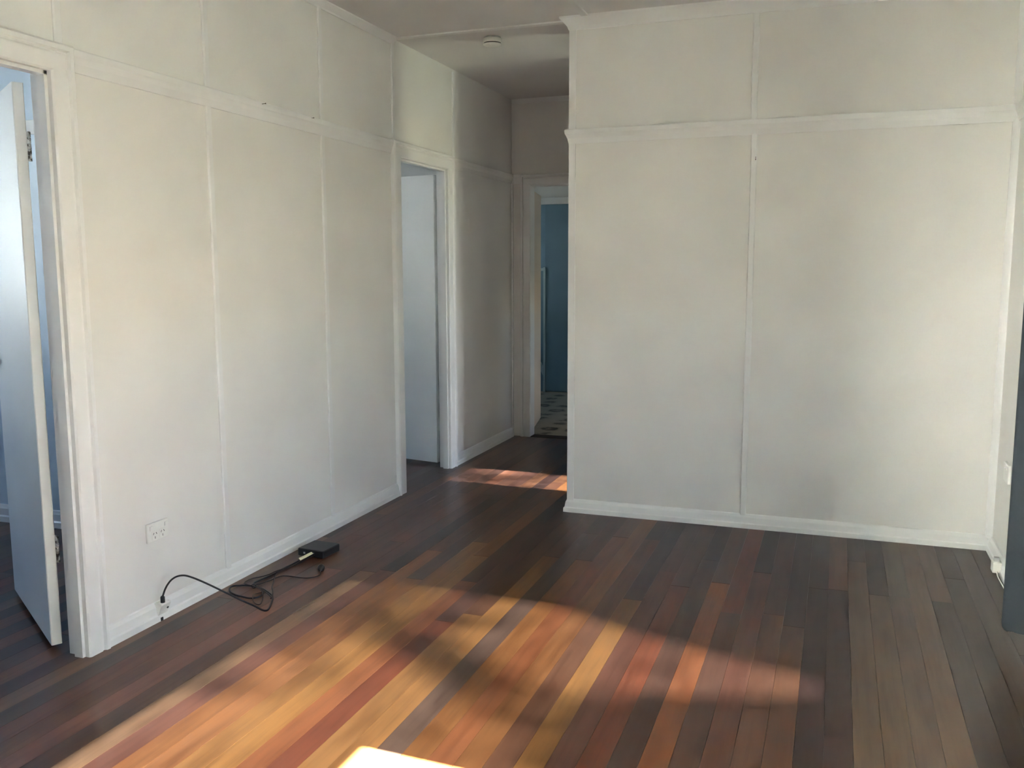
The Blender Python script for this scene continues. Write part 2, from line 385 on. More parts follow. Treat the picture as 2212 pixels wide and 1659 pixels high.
# returns round the hall corner
side = lambda s, u, t: (C - t, s, u)
for nm, pr in (('picture_rail', RAIL), ('cornice', CORN)):
    extrude(nm, pr, side, YW, D + 0.108, TRIM, wf_, e0=lambda u, t: -t)
struct(extrude('baseboard_end', SKIRT, side, YW, D + 0.108, TRIM, e0=lambda u, t: -t), 'skirting return at the hall corner')
# corner cover strips of the facing wall
for (z0, z1) in ((0.062, RZ0 + 0.01), (RZ1 - 0.01, H - 0.05)):
    boxes('corner_strip', [(C - 0.006, C + 0.032, YW - 0.008, YW + 0.004, z0, z1), (C - 0.006, C + 0.006, YW + 0.004, YW + 0.030, z0, z1)], TRIM, wf_)
bbox('end_board', (C - 0.002, C + 0.006, YW + 0.0, D + 0.108, 0, H), WALL, wf_)
for (z0, z1) in ((0.062, RZ0 + 0.01), (RZ1 - 0.01, H - 0.05)):
    extrude('corner_bead', [(0, 0), (0.03, 0), (0.028, 0.008), (0.02, 0.018), (0.008, 0.027), (0, 0.03)], lambda s, u, t: (R - u, YW - t, s), z0, z1, TRIM, wf_)
# right wall trims
rightf = lambda s, u, t: (R - t, s, u)
extrude('picture_rail', RAIL, rightf, 3.46, YW, TRIM, wr_, e1=lambda u, t: -t)
extrude('cornice', CORN, rightf, REAR, YW, TRIM, wr_, e1=lambda u, t: -t)
br = struct(extrude('baseboard_right', SKIRT, rightf, REAR, YW, TRIM, e1=lambda u, t: -t), 'white splayed skirting board along the right wall')
# hall end wall trims
backf = lambda s, u, t: (s, B + 0.012 - t, u)
extrude('picture_rail', [(u, t * 0.7) for u, t in RAIL], backf, XW, 0.075, TRIM, wb_, e0=lambda u, t: t)
extrude('picture_rail', [(u, t * 0.7) for u, t in RAIL], backf, KB + 0.07, C, TRIM, wb_)
extrude('cornice', [(u, t * 0.4) for u, t in CORN_S], backf, XW, C, TRIM, wb_)
boxes('corner_strip', [(XW, XW + 0.012, B - 0.008, B + 0.012, 0, RZ1)], TRIM, wb_)
# ceiling cover strips
bbox('cover_strip', (XW + 0.03, C - 0.02, 4.842, 4.880, H - 0.009, H + 0.002), TRIM, ceiling, 0.003)
for x in (1.165, 2.066): bbox('cover_strip', (x - 0.019, x + 0.019, REAR, YW - 0.02, H - 0.009, H + 0.002), CEIL, ceiling, 0.003)
# skirting inside the near side room
struct(extrude('baseboard_side_room', [(u * 1.25, t) for u, t in SKIRT], lambda s, u, t: (s, 3.60 - t, u), LX, -0.086, TRIM), 'white skirting board inside the near side room')
bbox('picture_rail', (LX, -0.086, 3.58, 3.60, 2.06, 2.13), TRIM, wpart, 0.003)

# ------------------------------------------------------------------ doors
CAS = [(0, 0), (0, 0.017), (0.006, 0.023), (0.058, 0.023), (0.064, 0.019), (0.069, 0.019), (0.074, 0.029), (0.088, 0.030), (0.095, 0.024), (0.095, 0)]
def casing_set(parent, ya, yb, head, P, P_head, mat=TRIM, prof=CAS):
    """ya/yb casing inner edges; P(sgn) gives vertical extrusion map"""
    top = head
    extrude('casing_side', prof, lambda s, u, t: P(ya - u, t, s), 0.0, top, mat, parent, e1=lambda u, t: u)
    extrude('casing_side', prof, lambda s, u, t: P(yb + u, t, s), 0.0, top, mat, parent, e1=lambda u, t: u)
    extrude('casing_head', prof, lambda s, u, t: P(s, t, top + u), ya, yb, mat, parent, e0=lambda u, t: -u, e1=lambda u, t: u)
CAS95 = [(u * 0.0945 / 0.095, t) for u, t in CAS]
def hinge(parent, px, py, z0, dirv):
    """butt hinge: knuckle and two leaves, pin at px,py"""
    k = empty('hinge', (px, py, z0)); k.parent = parent; k.matrix_parent_inverse = pinv(parent)
    V, F = [], []
    for i in range(5):
        v, f = tube_data([(px, py, z0 + i * 0.02 + 0.0006), (px, py, z0 + i * 0.02 + 0.0194)], 0.0065, 10, len(V)); V += v; F += f
    kn = build('hinge', V, F, HINGE, parent, False)
    bpy.data.objects.remove(k)
    bbox('hinge_leaf', (-0.0, 0.001, 0, 0.001, 0, 0.001), HINGE, kn) if False else None
    return kn
def leaf_door(parent, hx, hy, d, n, width, z0, z1, hinges, thick=0.036, mat=DOORP):
    """leaf: hinge corner (hx,hy), unit dir d, unit normal n (thickness side), one slab with rounded arrises"""
    d = Vector((d[0], d[1], 0)).normalized(); n = Vector((n[0], n[1], 0)).normalized()
    o0 = Vector((hx, hy, 0)); e = 0.003
    prof = [(e, 0), (width - e, 0), (width, e), (width, thick - e), (width - e, thick), (e, thick), (0, thick - e), (0, e)]
    lf = extrude('door_leaf', prof, lambda s, u, t: tuple(o0 + d * u + n * t + Vector((0, 0, s))), z0, z1, mat, parent)
    for hz in hinges:
        pin = o0 - d * 0.008 + n * (thick + 0.004)
        V, F = [], []
        for i in range(5):
            v, f = tube_data([pin + Vector((0, 0, hz + i * 0.02 + 0.0008)), pin + Vector((0, 0, hz + i * 0.02 + 0.0192))], 0.0062, 10, len(V)); V += v; F += f
        kn = build('hinge', V, F, HINGE, lf, True)
        q = [o0 - d * 0.0015 + n * a for a in (0.004, thick + 0.003)]
        extrude('hinge_leaf', [(0, 0), (thick - 0.004, 0), (thick - 0.004, 0.0016), (0, 0.0016)], lambda s, u, t: tuple(o0 - d * t + n * (0.006 + u) + Vector((0, 0, s))), hz, hz + 0.10, DOORP, lf)
    return lf
def lever(parent, hx, hy, d, n, width, z, thick=0.036):
    d = Vector((d[0], d[1], 0)).normalized(); n = Vector((n[0], n[1], 0)).normalized()
    c = Vector((hx, hy, z)) + d * (width - 0.05)
    for sgn, base in ((-1, 0.0), (1, thick)):
        a = c + n * base
        V, F = tube_data([a, a + n * sgn * 0.012, a + n * sgn * 0.014, a + n * sgn * 0.045, a + n * sgn * 0.06], [0.028, 0.026, 0.010, 0.018, 0.020], 16)
        build('knob', V, F, STEEL, parent, True)

def jamb_x(parent, y, sgn, z1, xb=-0.090, rb=0.005):
    """door jamb lining in the left wall; sgn=+1: opening lies towards -y (the +y side jamb)"""
    ya_, yb_, yc_ = y - sgn * 0.012, y + sgn * rb, y + sgn * 0.029
    boxes('jamb', [(-0.050, XW - 0.001, min(ya_, yc_), max(ya_, yc_), 0, z1), (xb, -0.050, min(yb_, yc_), max(yb_, yc_), 0, z1)], TRIM, parent)
door1 = struct(empty('door_1', (0, 2.0, 0)), 'open white door at the left edge with painted casing and chipped hinges')
P_left = lambda yy, t, s: (XW + t, yy, s)
casing_set(door1, 1.616, 2.372, 2.030, P_left, None)
jamb_x(door1, 2.372, 1, 2.03); jamb_x(door1, 1.616, -1, 2.03)
boxes('jamb_head', [(-0.050, XW - 0.001, 1.616, 2.372, 2.018, 2.03), (-0.090, XW - 0.001, 1.61, 2.38, 2.03, 2.042)], TRIM, door1)
# leaf swings into the side room
lf1 = leaf_door(door1, -0.163, 2.366, (-0.846, 0.534), (0.534, 0.846), 0.74, 0.022, 2.005, (0.33, 1.745))
lever(lf1, -0.163, 2.366, (-0.846, 0.534), (0.534, 0.846), 0.74, 1.02)
door2 = struct(empty('door_2', (0, 5.25, 0)), 'open white door in the hall with painted casing')
casing_set(door2, 4.905, 5.600, 2.030, P_left, None)
jamb_x(door2, 5.600, 1, 2.03, -0.0865, 0.018); jamb_x(door2, 4.905, -1, 2.03)
boxes('jamb_head', [(-0.050, XW - 0.001, 4.905, 5.600, 2.018, 2.03), (-0.090, XW - 0.001, 4.90, 5.61, 2.03, 2.042)], TRIM, door2)
lf2 = leaf_door(door2, -0.126, 5.655, (-0.98, 0.19), (0.19, 0.98), 0.68, 0.022, 2.005, (0.34, 1.74))
lever(lf2, -0.126, 5.655, (-0.98, 0.19), (0.19, 0.98), 0.68, 1.02)
door3 = struct(empty('door_3', (0.5, B, 0)), 'doorway at the end of the hall with a door opened into the kitchen')
P_back = lambda xx, t, s: (xx, B + 0.012 - t * 0.8, s)
casing_set(door3, 0.148, 0.905, 2.030, P_back, None, TRIM, [(u * 0.9, t) for u, t in CAS])
boxes('jamb', [(0.132, 0.144, B + 0.012, B + 0.112, 0, 2.03)], TRIM, door3); boxes('jamb', [(0.909, 0.921, B + 0.012, B + 0.112, 0, 2.03)], TRIM, door3)
boxes('jamb_head', [(0.132, 0.921, B + 0.012, B + 0.112, 2.026, 2.04)], TRIM, door3)
boxes('threshold', [(0.144, 0.909, B - 0.005, B + 0.112, -0.01, 0.003)], SHADOWGAP, door3)
lf3 = leaf_door(door3, 0.113, B + 0.125, (-0.145, 0.70), (-0.70, -0.145), 0.715, 0.02, 2.010, (), mat=WARMLIT)

# ------------------------------------------------------------------ windows (outside the view, they light the rooms)
def window_x(name, x0, x1, w, label, muls, panes):
    ya, yb, za, zb = w; xc = (x0 + x1) / 2
    o = struct(empty(name, (xc, (ya + yb) / 2, za)), label)
    f = 0.035
    bbox('sill', (x0 - 0.03, x1 + 0.03, ya - 0.04, yb + 0.04, za - 0.03, za + 0.008), TRIM, o, 0.004)
    bbox('frame_head', (x0, x1, ya, yb, zb - f, zb), TRIM, o); bbox('frame_side', (x0, x1, ya, ya + f, za, zb), TRIM, o); bbox('frame_side', (x0, x1, yb - f, yb, za, zb), TRIM, o)
    for (b) in muls: bbox('mullion', (xc - 0.025, xc + 0.025, *b), TRIM, o, 0.003)
    for (b, m) in panes: bbox('pane', (xc - 0.002, xc + 0.002, *b), m, o)
    return o
ya, yb, za, zb = W1
window_x('window_1', R, R + 0.12, W1, 'window bank in the right wall, panes darkened to filter the sun, with a gap for the bright spot',
         [],
         [((2.1, yb - 0.03, za, zb - 0.03), SUNDIM), ((1.960, 2.1, 1.444, zb - 0.03), SUNDIM), ((1.960, 2.1, za, 1.144), SUNDIM), ((ya + 0.03, 1.960, za, zb - 0.03), SUNDIM)])  # hole between the panes shaped for the bright floor spot
window_x('window_2', R, R + 0.12, W3, 'narrow window at the hall alcove, glass darkened to dim the daylight', [], [((W3[0] + 0.03, W3[1] - 0.03, W3[2], W3[3] - 0.03), ALCOVEDIM)])
for i, w in ((3, WL1), (4, WL2)):
    m = (w[0] + w[1]) / 2
    window_x('window_%d' % i, LX - 0.12, LX, w, 'window of a side room, set high, glass darkened to dim the daylight', [(m - 0.025, m + 0.025, w[2], w[3])],
             [((w[0] + 0.03, m - 0.025, w[2], w[3] - 0.03), DAYDIM), ((m + 0.025, w[1] - 0.03, w[2], w[3] - 0.03), DAYDIM)])
window_x('window_7', -0.086, -0.012, WLN, 'added wide window onto the verandah, lighting the facing wall', [(-0.35, -0.30, WLN[2], WLN[3])], [((WLN[0] + 0.03, -0.35, WLN[2], WLN[3] - 0.03), CLEAR), ((-0.30, WLN[1] - 0.03, WLN[2], WLN[3] - 0.03), CLEAR)])  # added out of view to brighten the right end of the facing wall
window_x('window_6', 2.3, 2.4, KWIN2, 'small kitchen window added to light the end door leaf', [], [((KWIN2[0] + 0.03, KWIN2[1] - 0.03, KWIN2[2], KWIN2[3] - 0.03), DAYDIM)])  # added out of view to brighten the kitchen and its door leaf
window_x('window_5', -2.6, -2.5, KWIN, 'kitchen window, glass darkened to dim the daylight', [], [((KWIN[0] + 0.03, KWIN[1] - 0.03, KWIN[2], KWIN[3] - 0.03), DAYDIM)])

# ------------------------------------------------------------------ outdoors
def ground():
    V, F = box_data(-60, 60, -60, 60, GROUND - 0.3, GROUND); return build('ground', V, F, LAWN)
struct(ground(), 'sunlit lawn around the house')
def sun_bounce(y0, y1, zt, label):  # unseen white walls added to bounce sun into the left windows
    nh = empty('sun_bounce_house', (-11.0, (y0 + y1) / 2, GROUND)); tag(nh, label, 'house')
    bbox('wall', (-13.0, -9.0, y0, y1, GROUND, zt), EXTW, nh)
    extrude('roof', [(-13.5, zt), (-8.7, zt), (-11.0, zt + 1.2)], lambda q, u, t: (u, q, t), y0 - 0.3, y1 + 0.3, ROOFM, nh)
    for k in range(2): bbox('window', (-9.02, -8.97, y0 + 2.5 + k * 6.5, y0 + 3.7 + k * 6.5, 0.2, 1.5), GREYP, nh)
sun_bounce(-5.0, 9.0, 2.6, 'added white house across the side yard, bouncing sun through the open doors')
sun_bounce(-32.0, -6.5, 6.5, 'added tall white house across the side yard, bouncing sun through the verandah window')
def foliage_cover(yw, zw):
    """share of sun the crown hides, over the window plane"""
    if yw < 2.16: return 0.0
    if yw > 4.6:
        return 0.62 if zw < 1.80 else (0.86 if zw < 2.1 else 0.93)
    # upper/right edge of the gap
    up = [(0.0, 3.02), (0.58, 3.05), (0.735, 3.10), (0.91, 3.15), (1.12, 3.25), (1.38, 3.38), (1.68, 3.46), (1.9, 3.30), (2.6, 3.2)]
    lo = [(0.0, 2.95), (0.58, 2.88), (0.81, 2.76), (1.0, 2.70), (1.10, 2.45), (1.14, 2.20), (1.16, 2.0), (2.6, 2.0)]
    def it(t, z):
        for (a, b), (c_, d_) in zip(t[:-1], t[1:]):
            if a <= z <= c_: return b + (d_ - b) * (z - a) / (c_ - a)
        return t[-1][1]
    if yw > it(up, zw) or yw < it(lo, zw): return 0.985
    # a branch crossing the gap
    a, b = Vector((2.90, 1.66)), Vector((2.48, 1.18)); p = Vector((yw, zw)); t = max(0, min(1, (p - a).dot(b - a) / (b - a).length_squared))
    dist = (p - (a + (b - a) * t)).length
    c = 0.05
    if dist < 0.10: c = 0.85
    if zw > 1.42 and yw > 2.72: c = max(c, 0.58)
    if zw > 1.60 and yw > 2.50: c = max(c, 0.50)
    if zw > 1.70 and yw > 2.72: c = max(c, 0.72)
    if zw > 1.80: c = max(c, 0.35)
    if zw > 1.92: c = max(c, 0.55)
    return c
def make_tree():
    rng = random.Random(3); V, F = [], []
    dist = 15.0; la = 0.105; area = la * la * 0.23
    y0, y1, z0, z1 = 2.1, 6.2, 0.0, 2.7
    n = int((y1 - y0) * (z1 - z0) / area * 4.2)
    cand = []
    for i in range(n):
        yw, zw = rng.uniform(y0, y1), rng.uniform(z0, z1)
        c = foliage_cover(yw, zw)
        if c <= 0 or rng.random() > -math.log(1 - c) / 4.2: continue
        cand.append((yw, zw))
    for i in range(4200):
        yw, zw = rng.gauss(3.9, 1.5), rng.gauss(3.6, 0.7)
        if zw > 2.5: cand.append((yw, zw))
    for yw, zw in cand:
        p = Vector((R + 0.06, yw, zw)) + SUN_DIR * (dist + rng.uniform(-1.2, 1.2))
        a = Vector((rng.gauss(0, 1), rng.gauss(0, 1), rng.gauss(0, 1))).normalized()
        nrm = (SUN_DIR + 0.8 * a).normalized(); u = nrm.orthogonal().normalized(); u.rotate(Matrix.Rotation(rng.uniform(0, 6.28), 3, nrm)); v = nrm.cross(u)
        s = la * rng.uniform(0.75, 1.2); b = len(V)
        V += [p - u * s * 0.55, p + v * s * 0.28, p + u * s * 0.55, p - v * s * 0.28]; F.append((b, b + 1, b + 2, b + 3))
    base = Vector((R + 0.06, 4.0, 0.3)) + SUN_DIR * dist
    root = empty('garden_tree', (base.x, base.y, GROUND))
    tag(root, 'tall leafy tree standing on the lawn outside the window', 'tree')
    me = build('foliage', V, F, LEAF, root, False); me['kind'] = 'stuff'
    tube('trunk', smooth_path([(base.x, base.y, GROUND - 0.1), (base.x + 0.1, base.y + 0.1, 3.0), (base.x - 0.05, base.y + 0.15, 6.5), (base.x, base.y, base.z + 1.6)], 6), [0.28 - 0.20 * i / 18 for i in range(19)], BARK, root, 12)
    for (dy, dz, zs) in ((1.3, 1.6, 7.0), (-1.0, 1.7, 7.6), (0.5, 2.2, 8.2)):
        tube('branch', smooth_path([(base.x, base.y + 0.1, zs), (base.x + 0.3, base.y + dy * 0.5, zs + dz * 0.6), (base.x + 0.2, base.y + dy, zs + dz)], 5), [0.09 - 0.006 * i for i in range(11)], BARK, root, 8)
make_tree()

# ------------------------------------------------------------------ floorboards
PITCH, X0 = 0.0812, 1.758
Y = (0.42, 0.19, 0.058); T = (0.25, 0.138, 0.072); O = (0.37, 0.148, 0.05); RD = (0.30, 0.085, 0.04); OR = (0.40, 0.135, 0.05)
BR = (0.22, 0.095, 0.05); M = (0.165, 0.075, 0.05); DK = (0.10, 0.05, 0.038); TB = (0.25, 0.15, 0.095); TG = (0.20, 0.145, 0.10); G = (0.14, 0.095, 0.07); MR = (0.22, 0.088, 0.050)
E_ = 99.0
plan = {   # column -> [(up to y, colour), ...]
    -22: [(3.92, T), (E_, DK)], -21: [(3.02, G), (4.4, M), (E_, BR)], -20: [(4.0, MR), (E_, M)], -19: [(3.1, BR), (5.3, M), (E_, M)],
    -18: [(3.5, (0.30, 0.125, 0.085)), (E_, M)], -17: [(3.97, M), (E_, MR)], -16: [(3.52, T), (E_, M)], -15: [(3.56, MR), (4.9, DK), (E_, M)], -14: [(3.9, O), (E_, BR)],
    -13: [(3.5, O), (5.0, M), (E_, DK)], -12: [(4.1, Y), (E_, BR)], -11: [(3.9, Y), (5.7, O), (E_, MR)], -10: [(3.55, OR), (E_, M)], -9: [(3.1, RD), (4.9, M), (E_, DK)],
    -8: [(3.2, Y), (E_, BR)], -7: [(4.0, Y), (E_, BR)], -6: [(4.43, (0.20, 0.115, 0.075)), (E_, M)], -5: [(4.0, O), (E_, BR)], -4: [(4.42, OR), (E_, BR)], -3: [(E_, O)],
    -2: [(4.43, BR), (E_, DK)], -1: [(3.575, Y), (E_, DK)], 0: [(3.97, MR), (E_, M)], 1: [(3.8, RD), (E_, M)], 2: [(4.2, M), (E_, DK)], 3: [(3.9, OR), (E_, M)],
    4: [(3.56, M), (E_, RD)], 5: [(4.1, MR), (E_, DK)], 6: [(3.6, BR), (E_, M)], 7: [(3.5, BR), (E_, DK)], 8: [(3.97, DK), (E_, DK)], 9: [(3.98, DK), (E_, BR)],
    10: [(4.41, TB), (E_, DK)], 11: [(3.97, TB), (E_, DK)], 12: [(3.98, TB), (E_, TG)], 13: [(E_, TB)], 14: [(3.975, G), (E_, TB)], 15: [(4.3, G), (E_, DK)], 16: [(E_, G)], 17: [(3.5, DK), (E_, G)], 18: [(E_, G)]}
rng = random.Random(21)
pool = [M, M, BR, DK, MR, RD, O, T, G, BR]
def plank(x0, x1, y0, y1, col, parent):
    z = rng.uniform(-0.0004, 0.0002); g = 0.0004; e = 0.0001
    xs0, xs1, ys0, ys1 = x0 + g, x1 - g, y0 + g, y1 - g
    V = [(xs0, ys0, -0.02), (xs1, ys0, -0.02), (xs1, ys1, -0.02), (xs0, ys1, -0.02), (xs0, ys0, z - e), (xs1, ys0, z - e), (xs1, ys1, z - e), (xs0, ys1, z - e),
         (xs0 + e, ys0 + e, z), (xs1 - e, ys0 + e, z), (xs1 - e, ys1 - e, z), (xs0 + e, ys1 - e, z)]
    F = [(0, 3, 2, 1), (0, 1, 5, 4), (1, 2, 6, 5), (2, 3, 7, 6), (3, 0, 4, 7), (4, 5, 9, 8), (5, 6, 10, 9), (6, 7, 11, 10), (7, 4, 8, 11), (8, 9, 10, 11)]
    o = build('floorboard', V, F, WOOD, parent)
    j = rng.uniform(0.9, 1.1) * (0.40 if x0 > 0.9 else 0.50 if x0 > 0.5 else 0.64); o.color = (col[0] * j, col[1] * j, col[2] * j * rng.uniform(0.92, 1.08), 1)  # boards paler to the left: hazy floor reflection put into their colour
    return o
YMIN, YMAX = REAR, B + 0.012
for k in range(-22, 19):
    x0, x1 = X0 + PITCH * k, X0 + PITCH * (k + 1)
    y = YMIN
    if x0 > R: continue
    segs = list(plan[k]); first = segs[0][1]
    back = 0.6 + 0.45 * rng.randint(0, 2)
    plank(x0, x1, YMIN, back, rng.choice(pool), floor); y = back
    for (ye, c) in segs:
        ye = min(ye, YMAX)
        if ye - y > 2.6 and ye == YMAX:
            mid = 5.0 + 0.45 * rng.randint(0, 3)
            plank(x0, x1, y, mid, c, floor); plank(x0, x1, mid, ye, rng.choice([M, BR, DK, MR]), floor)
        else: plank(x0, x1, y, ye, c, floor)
        y = ye
# boards of the side rooms (same run of floor, only a strip of them shows)
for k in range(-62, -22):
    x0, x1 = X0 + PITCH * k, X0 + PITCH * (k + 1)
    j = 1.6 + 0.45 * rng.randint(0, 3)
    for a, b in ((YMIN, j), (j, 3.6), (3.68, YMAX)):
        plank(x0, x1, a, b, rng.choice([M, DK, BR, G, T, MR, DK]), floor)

# ------------------------------------------------------------------ navy curtain at the right edge
def make_curtain():
    root = empty('curtain', (3.16, 3.48, 0.075))
    tag(root, 'dark navy blue curtain hanging at the right edge of the view', 'curtain')
    path = [(3.118, 3.572), (3.094, 3.556), (3.0885, 3.538), (3.105, 3.529), (3.150, 3.510), (3.205, 3.492), (3.190, 3.472), (3.150, 3.462), (3.165, 3.448), (3.205, 3.442), (3.190, 3.428), (3.155, 3.420), (3.170, 3.408), (3.205, 3.402)]
    pts = smooth_path([(x, y, 0) for x, y in path], 4)
    zs = [0.075, 0.078, 0.085, 0.100, 0.14, 0.6, 1.2, 1.8, 2.23]
    V, F = [], []; n = len(pts)
    for z in zs:
        k = max(0, (0.100 - z) / 0.025)
        for p in pts:
            inset = 0.014 * (1 - math.sqrt(max(0, 1 - k * k))) if p.y > 3.528 else 0
            V.append((p.x + inset, p.y - inset * 0.5, z))
    for i in range(len(zs) - 1):
        for j in range(n - 1): F.append((i * n + j, i * n + j + 1, (i + 1) * n + j + 1, (i + 1) * n + j))
    o = build('drape', V, F, NAVY, root, True)
    m = o.modifiers.new('thick', 'SOLIDIFY'); m.thickness = 0.005; m.offset = 1
    tube('rod', [(3.15, 0.95, 2.25), (3.15, 3.62, 2.25)], 0.010, STEEL, root, 12)
    for y in (1.0, 3.60): bbox('bracket', (3.15, R, y - 0.008, y + 0.008, 2.242, 2.258), STEEL, root)
    for i in range(6): 
        yy = 3.41 + i * 0.03
        ring = [(3.15 + 0.017 * math.cos(a), yy, 2.25 + 0.017 * math.sin(a)) for a in [2 * math.pi * q / 14 for q in range(15)]]
        tube('ring', ring, 0.0022, STEEL, root, 6)
make_curtain()

# ------------------------------------------------------------------ double power point, left wall
def wall_outlet():
    y0, y1, z0, z1 = 2.6985, 2.8165, 0.3215, 0.3965
    root = empty('power_outlet', (XW, (y0 + y1) / 2, z0)); tag(root, 'white double power point low on the left wall', 'outlet')
    bbox('plate', (XW - 0.001, XW + 0.009, y0, y1, z0, z1), PLASTIC, root, 0.003)
    x = XW + 0.009
    for yc, zc in ((2.727, 0.345), (2.788, 0.345)):
        pass
    for yc in (2.738, 2.780):
        f = bbox('socket_face', (x - 0.001, x + 0.0012, yc - 0.017, yc + 0.017, 0.330, 0.364), PLASTIC, root, 0.0006)
        for (dy, dz, ang) in ((-0.0075, 0.006, 0.5), (0.0075, 0.006, -0.5), (0.0, -0.010, 0.0)):
            ca, sa = math.cos(ang), math.sin(ang)
            V = []
            for (a, b) in ((-0.0012, -0.0045), (0.0012, -0.0045), (0.0012, 0.0045), (-0.0012, 0.0045)):
                V.append((a * ca + b * sa, -a * sa + b * ca))
            extrude('slot', V, lambda s, u, t, yc=yc, dy=dy, dz=dz: (s, yc + dy + u, 0.347 + dz + t), x - 0.001, x + 0.0016, SLOT, f)
    for yc in (2.718, 2.800):
        bbox('rocker_switch', (x - 0.001, x + 0.004, yc - 0.007, yc + 0.007, 0.369, 0.386), PLASTIC, root, 0.001)
wall_outlet()
# power point on the right wall, seen edge on
def wall_outlet_r():
    y0, y1, z0, z1 = 4.437, 4.553, 0.414, 0.500
    root = empty('power_outlet', (R, 4.495, z0)); tag(root, 'white power point on the right wall seen edge on', 'outlet')
    bbox('plate', (R - 0.011, R + 0.001, y0, y1, z0, z1), PLASTIC, root, 0.003)
    for yc in (4.470, 4.520): bbox('rocker_switch', (R - 0.015, R - 0.010, yc - 0.008, yc + 0.008, 0.475, 0.490), PLASTIC, root, 0.001)
wall_outlet_r()
# small white socket box on the skirting by the curtain
def skirting_box_r():
    root = empty('phone_socket', (R - 0.03, 4.44, 0.0)); tag(root, 'small white socket box on the skirting beside the navy curtain', 'socket')
    bbox('case', (R - 0.052, R - 0.016, 4.405, 4.460, 0.012, 0.060), PLASTIC, root, 0.003)
    bbox('plug', (R - 0.045, R - 0.022, 4.425, 4.445, 0.058, 0.078), GREYP, root, 0.002)
    tube('lead', smooth_path([(R - 0.034, 4.40, 0.02), (R - 0.036, 4.36, 0.012), (R - 0.032, 4.28, 0.004), (R - 0.03, 4.1, 0.004)], 5), 0.003, PLASTIC, root, 6)
skirting_box_r()

# ------------------------------------------------------------------ antenna socket on the left skirting and its cable
def antenna_socket():
    root = empty('antenna_socket', (0.01, 2.75, 0.0)); tag(root, 'white wedge shaped antenna socket on the left skirting board', 'socket')
    prof = [(0.012, 0.010), (0.012, 0.016), (0.020, 0.020), (0.068, 0.040), (0.074, 0.038), (0.074, 0.002), (0.02, 0.002)]
    extrude('case', prof, lambda s, u, t: (XW + t, s, u), 2.718, 2.772, PLASTIC, root)
    tube('screw', [(0.020, 2.760, 0.048), (0.0225, 2.760, 0.0465)], 0.0045, SLOT, root, 10)
    bbox('cable_stub', (0.004, 0.014, 2.728, 2.742, 0.0, 0.014), BLACKR, root, 0.002)
    return root
antenna_socket()
arc = [(0.0165, 2.7392, 0.098), (0.019, 2.741, 0.105), (0.0243, 2.7446, 0.123), (0.0337, 2.7511, 0.1445), (0.0472, 2.7604, 0.1638), (0.0647, 2.7725, 0.1751), (0.086, 2.7872, 0.1765), (0.1085, 2.8027, 0.1664), (0.1337, 2.8201, 0.1501), (0.1618, 2.8395, 0.1297), (0.1943, 2.8619, 0.1047), (0.2298, 2.8864, 0.0773), (0.2657, 2.9112, 0.0496), (0.3018, 2.9361, 0.0238), (0.3281, 2.9462, 0.0075)]
cof = [(0.3454, 2.9500, 0.005), (0.3447, 2.9698, 0.005), (0.3151, 3.0321, 0.005), (0.2854, 3.0832, 0.005), (0.2614, 3.1098, 0.005), (0.2129, 3.1427, 0.005), (0.1734, 3.158, 0.006), (0.1464, 3.1633, 0.007), (0.1146, 3.1669, 0.007), (0.0846, 3.1638, 0.006), (0.0589, 3.1548, 0.005), (0.040, 3.1407, 0.005), (0.046, 3.1132, 0.005), (0.0743, 3.0796, 0.005), (0.116, 3.0586, 0.005), (0.1534, 3.0507, 0.005), (0.1971, 3.0452, 0.005), (0.2223, 3.061, 0.005), (0.2228, 3.0962, 0.005), (0.2073, 3.1263, 0.007), (0.1683, 3.1489, 0.010), (0.1325, 3.1683, 0.010), (0.110, 3.20, 0.008), (0.110, 3.26, 0.006), (0.116, 3.34, 0.005), (0.116, 3.42, 0.005), (0.122, 3.50, 0.006), (0.130, 3.56, 0.010), (0.140, 3.602, 0.016)]
def coax():
    root = empty('antenna_cable', (0.2, 3.0, 0.0)); tag(root, 'black antenna cable arching from the skirting socket to the black box', 'cable')
    tube('lead', smooth_path(arc + cof, 4), 0.0038, BLACKR, root, 8)
    tube('connector', [(0.0165, 2.7392, 0.060), (0.0165, 2.7392, 0.064), (0.0165, 2.7392, 0.096), (0.0168, 2.7394, 0.100)], [0.0062, 0.0085, 0.0085, 0.006], BLACKP, root, 14)
    return root
coax()
pw1 = [(0.303, 3.428, 0.014), (0.323, 3.3944, 0.006), (0.3156, 3.364, 0.005), (0.2949, 3.341, 0.005), (0.2641, 3.3341, 0.005), (0.2291, 3.3336, 0.005), (0.1938, 3.3331, 0.005), (0.1741, 3.3183, 0.008), (0.1657, 3.2956, 0.009), (0.1569, 3.2653, 0.007), (0.1461, 3.2384, 0.005), (0.1375, 3.2087, 0.005), (0.1333, 3.1735, 0.010), (0.165, 3.150, 0.013), (0.21, 3.128, 0.010), (0.2478, 3.105, 0.009), (0.282, 3.078, 0.009), (0.2902, 3.0642, 0.008), (0.2776, 3.0949, 0.012), (0.2436, 3.145, 0.009), (0.2074, 3.1921, 0.005), (0.1768, 3.2492, 0.005), (0.1496, 3.3018, 0.012), (0.132, 3.3568, 0.009), (0.128, 3.4102, 0.005), (0.130, 3.4529, 0.005), (0.135, 3.4965, 0.005), (0.142, 3.5275, 0.007), (0.155, 3.57, 0.012), (0.165, 3.602, 0.016)]
